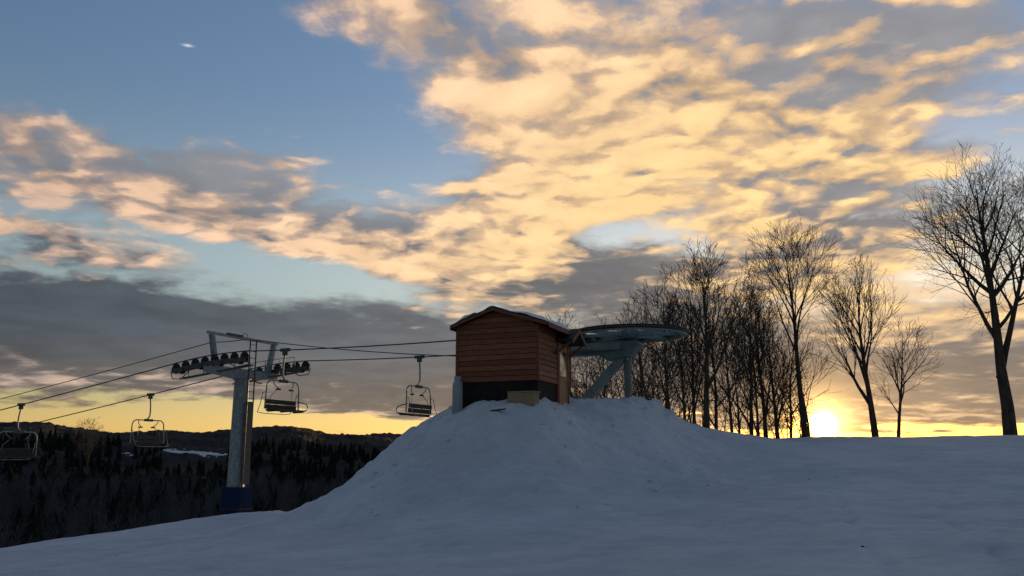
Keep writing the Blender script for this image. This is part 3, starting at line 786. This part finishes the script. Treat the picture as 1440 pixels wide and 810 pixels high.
far = rope_point(-1, 60) + Vector((0, 0, .9)) + V * .25
e1 = T3(.12, -g2 + .2, ft - .38); e2 = T3(0.0, -.1, ft - .07); e3 = T3(-.1, 1.1, ft + .02)
e4 = Vector((WHEEL.x, WHEEL.y, WHEEL.z)) + U * 2.6 + V * .5 - Vector((0, 0, .66))
cab = sag(far, e1, 30, .55) + sag(e1, e2, 6, .03)[1:] + sag(e2, e3, 4, .02)[1:] + sag(e3, e4, 24, .22)[1:]
tag(MB().tube(cab, .02, 5).build('signal_cable', M['rope']), 'thin black signal cable strung from the tower top frame', 'cable')

# ------------------------------------------------------------------ chairs (local: faces +x, rope at z = 0)
def make_chair():
    t = thing('lift_chair', 'chair', 'lift chair')
    g = MB(); g.box((-.24, -.05, -.06), (.24, .05, .07), .02); g.box((-.1, -.07, -.22), (.1, .07, -.04), .02); g.build('grip', M['galv_dark'], t)
    MB().tube([(0, 0, -.12), (0, -.02, -.3), (0, -.06, -.6), (0, -.07, -.9), (0, -.05, -1.08), (0, .05, -1.2), (0, .2, -1.27)], .038, 8).build('hanger', M['galv'], t)
    w = 1.0
    def arcp(cy, cz, r, a0, a1, n=6): return [(0, cy + r * math.cos(R(a)), cz + r * math.sin(R(a))) for a in np.linspace(a0, a1, n)]
    b = [(-.02, -w - .04, -2.42), (-.01, -w - .02, -2.0)] + [(0.0, y_, z_) for _, y_, z_ in arcp(-w + .28, -1.56, .28, 180, 90)] + [(0.0, y_, z_) for _, y_, z_ in arcp(w - .28, -1.56, .28, 90, 0)] + [(-.01, w + .02, -2.0), (-.02, w + .04, -2.42)]
    MB().tube(b, .030, 8).build('bail', M['galv'], t)
    MB().box((-.06, -.26, -1.34), (.06, .26, -1.22), .02).build('bail_clamp', M['galv_dark'], t)
    for s in (-1, 1):
        MB().tube([(0, s * .62, -1.29), (.02, s * .6, -1.42), (.06, s * .48, -1.54), (.1, s * .36, -1.60)], .02, 6).build('damper_arm', M['galv'], t)
        MB().box((.04, s * .40 - .13, -1.66), (.14, s * .40 + .13, -1.60), .02).build('damper', M['rubber'], t)
        MB().tube([(.08, s * .45, -1.64), (-.06, s * .66, -1.9), (-.12, s * .74, -2.36)], .014, 6).build('bar_strut', M['galv'], t)
        MB().tube([(-.04, s * (w - .01), -2.06), (.2, s * (w - .01), -2.10), (.42, s * (w - .01), -2.16), (.50, s * (w - .01), -2.28), (.46, s * (w - .01), -2.42), (.0, s * (w - .01), -2.46)], .022, 6).build('armrest', M['galv_dark'], t)
    for k in range(2):
        z0 = -2.42 + k * .2
        MB().box((-.09 - .03 * k, -w + .04, z0), (-.045 - .03 * k, w - .04, z0 + .185), .015).build('back_pad', M['seat'], t)
    for k in range(3):
        x0 = -.04 + k * .165
        MB().box((x0, -w + .04, -2.50 + .012 * k), (x0 + .155, w - .04, -2.45 + .012 * k), .016).build('seat_pad', M['seat'], t)
    for y_ in (-.8, 0, .8):
        MB().beam((-.08, y_, -2.52), (.44, y_, -2.50), .04, .04).build('seat_rail', M['galv_dark'], t)
    MB().tube([(0, w + .03, -1.75), (-.14, w + .05, -1.80), (-.22, w + .05, -2.2), (-.40, w + .0, -2.55), (-.42, w - .4, -2.58), (-.42, -w + .4, -2.58), (-.40, -w, -2.55), (-.22, -w - .05, -2.2), (-.14, -w - .05, -1.80), (0, -w - .03, -1.75)], .016, 6).build('restraint_bar', M['galv'], t)
    return t
def solve_s(side, px):
    lo, hi = -span + 1, 40
    f = lambda s: (lambda p: p.x / p.y)(rope_point(side, s))
    tgt = (px - 720) / F
    # ratio x / depth grows towards the wheel; pixel column corrected for the camera pitch
    def col(s):
        p = rope_point(side, s) - EYE
        return 720 + F * p.x / (p.y * CP + p.z * SP)
    for _ in range(60):
        mid = (lo + hi) / 2
        if col(mid) > px: lo = mid
        else: hi = mid
    return lo
ch0 = make_chair()
for i, (side, px, face, lab) in enumerate(((-1, 30, -1, 'empty lift chair on the near rope below the tower, over the valley'),
                                           (1, 212, 1, 'empty lift chair on the far rope hanging against the dark ridge'),
                                           (-1, 401, -1, 'empty lift chair hanging right beside the tower sheaves'),
                                           (1, 590, 1, 'empty lift chair hanging between the tower and wooden shed'))):
    c = ch0 if i == 0 else copy_tree(ch0)
    p = rope_point(side, solve_s(side, px))
    c.location = p; c.rotation_euler = (0, 0, ang_u + (math.pi if face < 0 else 0))
    c['label'] = lab; c['group'] = 'chairs on the lift line'

# small dark clod on the groomed snow
cl = on_base(1213, 771)
v = []
tag(MB().lathe([(.007, -.02), (.024, -.008), (.03, .007), (.022, .024), (.007, .033)], sides=9).build('clod', M['clod']), 'small dark clod lying alone on the groomed snow', 'clod').location = (cl.x, cl.y, sz(cl.x, cl.y) + .02)

# ------------------------------------------------------------------ bare trees
def grow(rnd, H, r0, spec):
    """returns trunk and crown branch lists: (points, radii, sides)"""
    trunk, crown = [], []
    def branch(p, d, L, r, lv, up):
        n = 7 if lv == 0 else (6 if lv == 1 else (4 if lv < 4 else 3))
        pts, rad, dirs = [np.array(p)], [r], [np.array(d)]
        wob = spec['wob'] * (.8, 1.2, 1.4, 1.5, 1.5, 1.5)[lv]
        q, dd = np.array(p, float), np.array(d, float)
        tip = max(spec['tw'], r * (.10 if lv == 0 else .2))
        ini = dd.copy()
        for i in range(n):
            dd = dd + np.array([rnd.gauss(0, wob), rnd.gauss(0, wob), rnd.gauss(0, wob * .6) + up])
            if lv == 0: dd = dd * .72 + ini * .28
            dd /= np.linalg.norm(dd); q = q + dd * (L / n)
            pts.append(q.copy()); dirs.append(dd.copy()); rad.append(r + (tip - r) * ((i + 1) / n) ** .85)
        (trunk if lv == 0 else crown).append((np.array(pts), np.array(rad), (10, 7, 5, 4, 3, 3)[lv]))
        if lv >= spec['lv']: return
        nk = spec['n'][lv]; ref = H * spec['lim'] * (.62 ** (lv - 1)) if lv else 1
        nk = max(2, int(round(nk * rnd.uniform(.8, 1.2) * (min(1.15, (L / ref) ** .8) if lv else 1))))
        f0 = spec['f0'] if lv == 0 else (.25 if lv == 1 else .2)
        a0 = rnd.uniform(0, 6.28)
        for k in range(nk):
            f = f0 + (1 - f0) * ((k + rnd.uniform(.1, .9)) / nk) ** (.85 if lv == 0 else 1.0)
            x = min(f, .999) * n; i = int(x); t = x - i
            b = pts[i] * (1 - t) + pts[i + 1] * t; rb = rad[i] * (1 - t) + rad[i + 1] * t; ax = dirs[min(i + 1, n)]
            th = a0 + k * 2.4 + rnd.uniform(-.5, .5)
            e1 = np.cross(ax, [0.3, .2, 1.0]); e1 /= np.linalg.norm(e1) + 1e-9; e2 = np.cross(ax, e1)
            an = R(rnd.uniform(*spec['an'])) * (.9 if lv else 1.0) * (1.15 - .4 * f if lv == 0 else 1)
            nd = ax * math.cos(an) + (e1 * math.cos(th) + e2 * math.sin(th)) * math.sin(an)
            if lv == 0: Lk = H * spec['lim'] * (1.12 - .72 * (f - f0) / (1 - f0)) * rnd.uniform(.75, 1.15)
            else: Lk = L * (.78 - .40 * f) * rnd.uniform(.7, 1.25)
            rk = max(spec['tw'], rb * (rnd.uniform(.52, .80) if lv == 0 else rnd.uniform(.42, .64)))
            branch(b, nd, Lk, rk, lv + 1, spec['up'] * (1.0 if lv < 2 else .6))
    for (off, lean, hf, rf) in spec['stems']:
        d = np.array([lean[0], lean[1], 1.0]); d /= np.linalg.norm(d)
        branch(np.array([off[0], off[1], off[2] if len(off) > 2 else -.45]), d, H * hf, r0 * rf, 0, spec.get('tup', .02))
    return trunk, crown
def tubes_mesh(name, lst, m):
    V_, Q_ = [], []
    n0 = 0
    for pts, rad, s in lst:
        n = len(pts); tg = np.gradient(pts, axis=0); tg /= np.linalg.norm(tg, axis=1, keepdims=True) + 1e-9
        ref = np.array([0.21, 1.0, 0.1]) if abs(tg[0][1]) < .8 else np.array([1.0, .2, .1])
        a = np.cross(tg, ref); a /= np.linalg.norm(a, axis=1, keepdims=True) + 1e-9; b = np.cross(tg, a)
        th = np.arange(s) * 2 * math.pi / s
        V_.append((pts[:, None] + rad[:, None, None] * (a[:, None] * np.cos(th)[None, :, None] + b[:, None] * np.sin(th)[None, :, None])).reshape(-1, 3))
        i = (np.arange(n - 1)[:, None] * s + np.arange(s)[None, :]); j = (np.arange(n - 1)[:, None] * s + (np.arange(s)[None, :] + 1) % s)
        Q_.append(np.stack([i.ravel(), i.ravel() + s, j.ravel() + s, j.ravel()], 1) + n0)
        n0 += n * s
    return np_mesh(name, np.vstack(V_), np.vstack(Q_), m)
SPEC = dict(
    maple=dict(lv=4, n=(12, 9, 6, 5), f0=.32, an=(18, 46), lim=.44, up=.045, wob=.06, tw=.0075, stems=[((0, 0), (0, 0), .93, 1)]),
    slim=dict(lv=4, n=(11, 8, 6, 4), f0=.34, an=(16, 42), lim=.38, up=.05, wob=.06, tw=.0075, stems=[((0, 0), (0, 0), .95, 1)]),
    thin=dict(lv=3, n=(12, 7, 5), f0=.40, an=(24, 46), lim=.26, up=.05, wob=.07, tw=.0075, stems=[((0, 0), (0, 0), .96, 1)]),
    brush=dict(lv=3, n=(12, 7, 5), f0=.10, an=(28, 60), lim=.36, up=.04, wob=.10, tw=.008, stems=[((0, 0), (.1, 0), .9, 1), ((.2, .1), (-.25, .1), .75, .8)]))
def make_tree(px, ptop, pbase, Y, kind, seed, label, group=None, r=.16, bark='bark', twig='twig', stems=None, name='bare_tree', cat='tree', **kw):
    b = P(px, pbase, Y); top = P(px, ptop, Y)
    gz = sz(b.x, b.y); Ht = top.z - gz
    sp = dict(SPEC[kind]); sp.update(kw)
    if stems: sp['stems'] = stems
    rnd = random.Random(seed)
    tr, cr = grow(rnd, Ht, r, sp)
    zmax = max(p[:, 2].max() for p, _, _ in cr + tr); k = Ht / zmax     # keep the photo's height
    tr = [(p * np.array([k, k, k]), q, s) for p, q, s in tr]; cr = [(p * np.array([k, k, k]), q, s) for p, q, s in cr]
    t = thing(name, label, cat, (b.x, b.y, gz), 0, group)
    link('trunk', tubes_mesh('trunk', tr, M[bark]), t)
    link('crown', tubes_mesh('crown', cr, M[twig]), t)
    return t
G1 = 'bare trees in the grove behind the wheel'
make_tree(1421, 196, 615, 47.5, 'maple', 5, 'tallest thick bare tree with broad crown and forked second stem', r=.40, n=(15, 10, 7, 5), f0=.36, lim=.38, an=(24, 56), tw=.0068,
          stems=[((0, 0), (.03, 0), .93, 1), ((-.25, 0, 3.6), (.28, .03), .66, .55)])
make_tree(1232, 352, 618, 49, 'slim', 12, 'slender bare tree with upright multi-stemmed crown right of the sun', r=.22, f0=.24, an=(16, 40), lim=.46, up=.09)
make_tree(1262, 440, 618, 50, 'thin', 33, 'small bare tree leaning away beside the slender upright tree', r=.13, an=(26, 56), f0=.22, lim=.44, stems=[((0, 0), (.16, 0), .95, 1)], n=(12, 8, 6))
make_tree(1133, 306, 613, 49, 'maple', 44, 'tall bare tree with high open crown just left of the sun', r=.21, f0=.44, lim=.38, an=(22, 46))
make_tree(992, 335, 603, 41, 'maple', 57, 'stout bare tree with dense rounded crown rising above the grove', G1, r=.20, f0=.34, lim=.42, an=(18, 46), n=(13, 9, 7, 5))
make_tree(945, 372, 590, 42, 'slim', 61, 'slim bare tree with bushy crown close above the wheel cover', G1, r=.14, f0=.30, lim=.36)
LBL = 'mid-height slender bare tree packed in the thick of the grove'
OWN = {965: "slim bare tree whose trunk shows just past the wheel rim", 1006: 'slim bare tree standing tight beside the stout round-crowned tree',
       1140: 'low thin bare tree nearest to the sun', 1112: 'thin bare tree next to the tall high-crowned tree beside the sun',
       918: 'bare tree rising behind the wheel cover, below the bushy-crowned one', 1040: 'shortest thin bare tree in the middle of the grove',
       1078: 'tallest of the slender trees in the middle of the grove'}
for (px, pt, pb, Y, kind, sd, r_) in ((965, 400, 600, 43, 'slim', 71, .11), (1006, 380, 605, 45, 'slim', 72, .12), (1030, 415, 609, 46, 'thin', 73, .11), (1056, 392, 613, 47, 'slim', 74, .14),
                                      (1078, 380, 614, 49, 'slim', 75, .15), (1095, 420, 615, 48, 'slim', 76, .14), (1112, 430, 616, 50, 'thin', 77, .10), (1040, 452, 611, 43, 'thin', 78, .08),
                                      (975, 365, 600, 48, 'slim', 79, .14), (918, 392, 585, 45, 'slim', 80, .12), (1140, 452, 616, 52, 'thin', 81, .08), (1066, 398, 613, 53, 'slim', 82, .12)):
    make_tree(px, pt, pb, Y, kind, sd, OWN.get(px, LBL), G1, r=r_, f0=.14, lim=.40)
LB2 = {843: 'low forked bare tree seen under the diagonal strut of the wheel frame', 825: 'low bare tree between the shed and the diagonal strut', 775: 'twiggy bare treetop showing above the shed roof',
       868: 'low bare tree with twigs showing above the wheel cover', 893: 'low bare tree with twigs showing above the wheel cover', 935: 'low brushy bare tree beside the wheel post', 912: 'low brushy bare tree beside the wheel post'}
for (px, pt, pb, Y, sd) in ((843, 440, 575, 37, 91), (825, 452, 575, 41, 92), (868, 430, 578, 42, 93), (893, 428, 582, 40, 94), (775, 428, 575, 44, 95), (935, 470, 592, 38, 96), (912, 500, 580, 36, 97)):
    make_tree(px, pt, pb, Y, 'brush', sd, LB2[px], 'low bare trees behind the wheel frame', r=.09, twig='twig2' if sd % 2 else 'twig')
LB3 = 'thin bare sapling growing among the grove trunks'
for k, (px, pt) in enumerate(((1015, 500), (1048, 520), (1070, 505), (1088, 530), (1105, 515), (1125, 540), (985, 500))):
    make_tree(px, pt, 610, 44 + (k * 3) % 7, 'brush', 200 + k, LB3, 'saplings in the grove', r=.04, name='sapling', cat='sapling', n=(9, 5, 4))
# single pale tree breaking the far ridge line
b = ray(127, 640).normalized()
t_ = 560.0; p = EYE + b * t_
gz = float(hill_z(p.x, p.y, False)); topz = P(127, 590, p.y).z
rnd = random.Random(5); sp = dict(SPEC['maple']); sp.update(tw=.04, n=(13, 7, 5, 3), lim=.36, f0=.3, an=(30, 60))
tr, cr = grow(rnd, topz - gz, .5, sp)
t = thing('bare_tree', 'lone hazy bare tree breaking the far ridge line', 'tree', (p.x, p.y, gz))
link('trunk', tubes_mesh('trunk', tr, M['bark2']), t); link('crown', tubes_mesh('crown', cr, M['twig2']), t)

# ------------------------------------------------------------------ valley woods: one uncountable mass
vs, fs = [], []
def conifer(seed):
    r = np.random.default_rng(seed); v, f = [], []
    for k in range(8):
        q = k / 8; z = 1 + q * 9.5; rad = 2.5 * (1 - q) ** .8 + .25
        n = 9; c = len(v); v.append((0, 0, z + 2.6))
        for i in range(n):
            th = i / n * 6.283 + r.uniform(-.2, .2) + k; rr_ = rad * (1.15 if i % 2 else .6) * r.uniform(.75, 1.2)
            v.append((rr_ * math.cos(th), rr_ * math.sin(th), z - .3 * (i % 2)))
        f += [(c, c + 1 + i, c + 1 + (i + 1) % n) for i in range(n)]
    return np.array(v), np.array(f)
def bare(seed):
    sp = dict(lv=2, n=(13, 7), f0=.28, an=(22, 48), lim=.34, up=.08, wob=.06, tw=.035, stems=[((0, 0), (0, 0), .9, 1)])
    tr, cr = grow(random.Random(seed), 13, .17, sp); v, f, c = [], [], 0
    for pts, rad, s in tr + cr:
        n = len(pts); tg = np.gradient(pts, axis=0); a = np.cross(tg, [0.2, 1, .1]); a /= np.linalg.norm(a, axis=1, keepdims=True) + 1e-9
        b = np.cross(tg, a); b /= np.linalg.norm(b, axis=1, keepdims=True) + 1e-9
        th = np.arange(3) * 2.094
        v.append((pts[:, None] + rad[:, None, None] * (a[:, None] * np.cos(th)[None, :, None] + b[:, None] * np.sin(th)[None, :, None])).reshape(-1, 3))
        i = (np.arange(n - 1)[:, None] * 3 + np.arange(3)[None, :]).ravel(); j = (np.arange(n - 1)[:, None] * 3 + (np.arange(3)[None, :] + 1) % 3).ravel()
        f += [np.stack([i, i + 3, j + 3], 1) + c, np.stack([i, j + 3, j], 1) + c]; c += n * 3
    return np.vstack(v), np.vstack(f)
def scatter(name, protos, cnt, r0, r1, a0, a1, m, label, seed):
    g = np.random.default_rng(seed); vv, ff, c = [], [], 0
    rad = np.sqrt(g.uniform(r0 * r0, r1 * r1, cnt)); az_ = np.radians(g.uniform(a0, a1, cnt))
    xs, ys = rad * np.sin(az_), rad * np.cos(az_); zs = hill_z(xs, ys)
    keep = np.ones(cnt, bool)
    for (fx, fr) in FIELD_XY: keep &= (np.hypot(xs - fx[0], ys - fx[1]) > fr * 1.1)
    for (fpx, fpy, fw, fh) in FIELDS:               # keep the view of the open fields, as the felled ground does
        al, ar, eb = azel(fpx - fw, fpy)[0], azel(fpx + fw, fpy)[0], math.tan(R(azel(fpx, fpy + fh * .7)[1]))
        ad = np.degrees(az_)
        keep &= ~((ad > al) & (ad < ar) & ((zs + 13 - 1.6) / rad > eb))
    for i in np.nonzero(keep)[0]:
        v, f = protos[int(g.integers(len(protos)))]
        th, k, kz = g.uniform(0, 6.28), g.uniform(.7, 1.25), g.uniform(.75, 1.2)
        c_, s_ = math.cos(th) * k, math.sin(th) * k
        w = np.stack([v[:, 0] * c_ - v[:, 1] * s_ + xs[i], v[:, 0] * s_ + v[:, 1] * c_ + ys[i], v[:, 2] * kz + zs[i] - .3], 1)
        vv.append(w); ff.append(f + c); c += len(w)
    o = link(name, np_mesh(name, np.vstack(vv), np.vstack(ff), m, smooth=False))
    o['kind'] = 'stuff'; o['label'] = label; return o
scatter('spruce_wood', [conifer(i) for i in range(5)], 1500, 170, 900, -44, 0, M['spruce'], 'dark spruce wood filling the valley', 3)
scatter('bare_wood', [bare(i) for i in range(6)], 950, 100, 420, -42, 0, M['farwood'], 'leafless wood on the lower valley side', 4)

# ------------------------------------------------------------------ crumbs of broken snow on the mound
g = np.random.default_rng(21)
ico_v = np.array([(0, 0, 1), (.9, 0, .35), (.28, .85, .4), (-.72, .53, .3), (-.7, -.55, .4), (.3, -.86, .3), (0, 0, -.6)])
ico_f = [(0, 1, 2), (0, 2, 3), (0, 3, 4), (0, 4, 5), (0, 5, 1), (6, 2, 1), (6, 3, 2), (6, 4, 3), (6, 5, 4), (6, 1, 5)]
xs = g.normal(0.2, 3.6, 1100); ys = g.normal(25.0, 2.4, 1100)
zs = snow_z(xs, ys); vv, ff, c = [], [], 0
for x_, y_, z_ in zip(xs, ys, zs):
    d_ = Vector((x_, y_, 0)) - org; lx_, ly_ = d_.dot(ex), d_.dot(ey)
    if -.2 < lx_ < SW + .2 and -.2 < ly_ < SL + .2: continue
    s_ = min(.09, .016 * math.exp(g.normal(0, .7))); th = g.uniform(0, 6.28)
    w = ico_v * (s_ * g.uniform(.7, 1.4, 3)); w = w * g.uniform(.85, 1.15, (7, 3))
    w = np.stack([w[:, 0] * math.cos(th) - w[:, 1] * math.sin(th) + x_, w[:, 0] * math.sin(th) + w[:, 1] * math.cos(th) + y_, w[:, 2] + z_ - s_ * .15], 1)
    vv.append(w); ff += [tuple(i + c for i in f) for f in ico_f]; c += 7
o = link('snow_crumbs', np_mesh('snow_crumbs', np.vstack(vv), ff, M['snow'], smooth=False))
o['kind'] = 'stuff'; o['label'] = 'small crumbs of broken snow strewn over the mound'
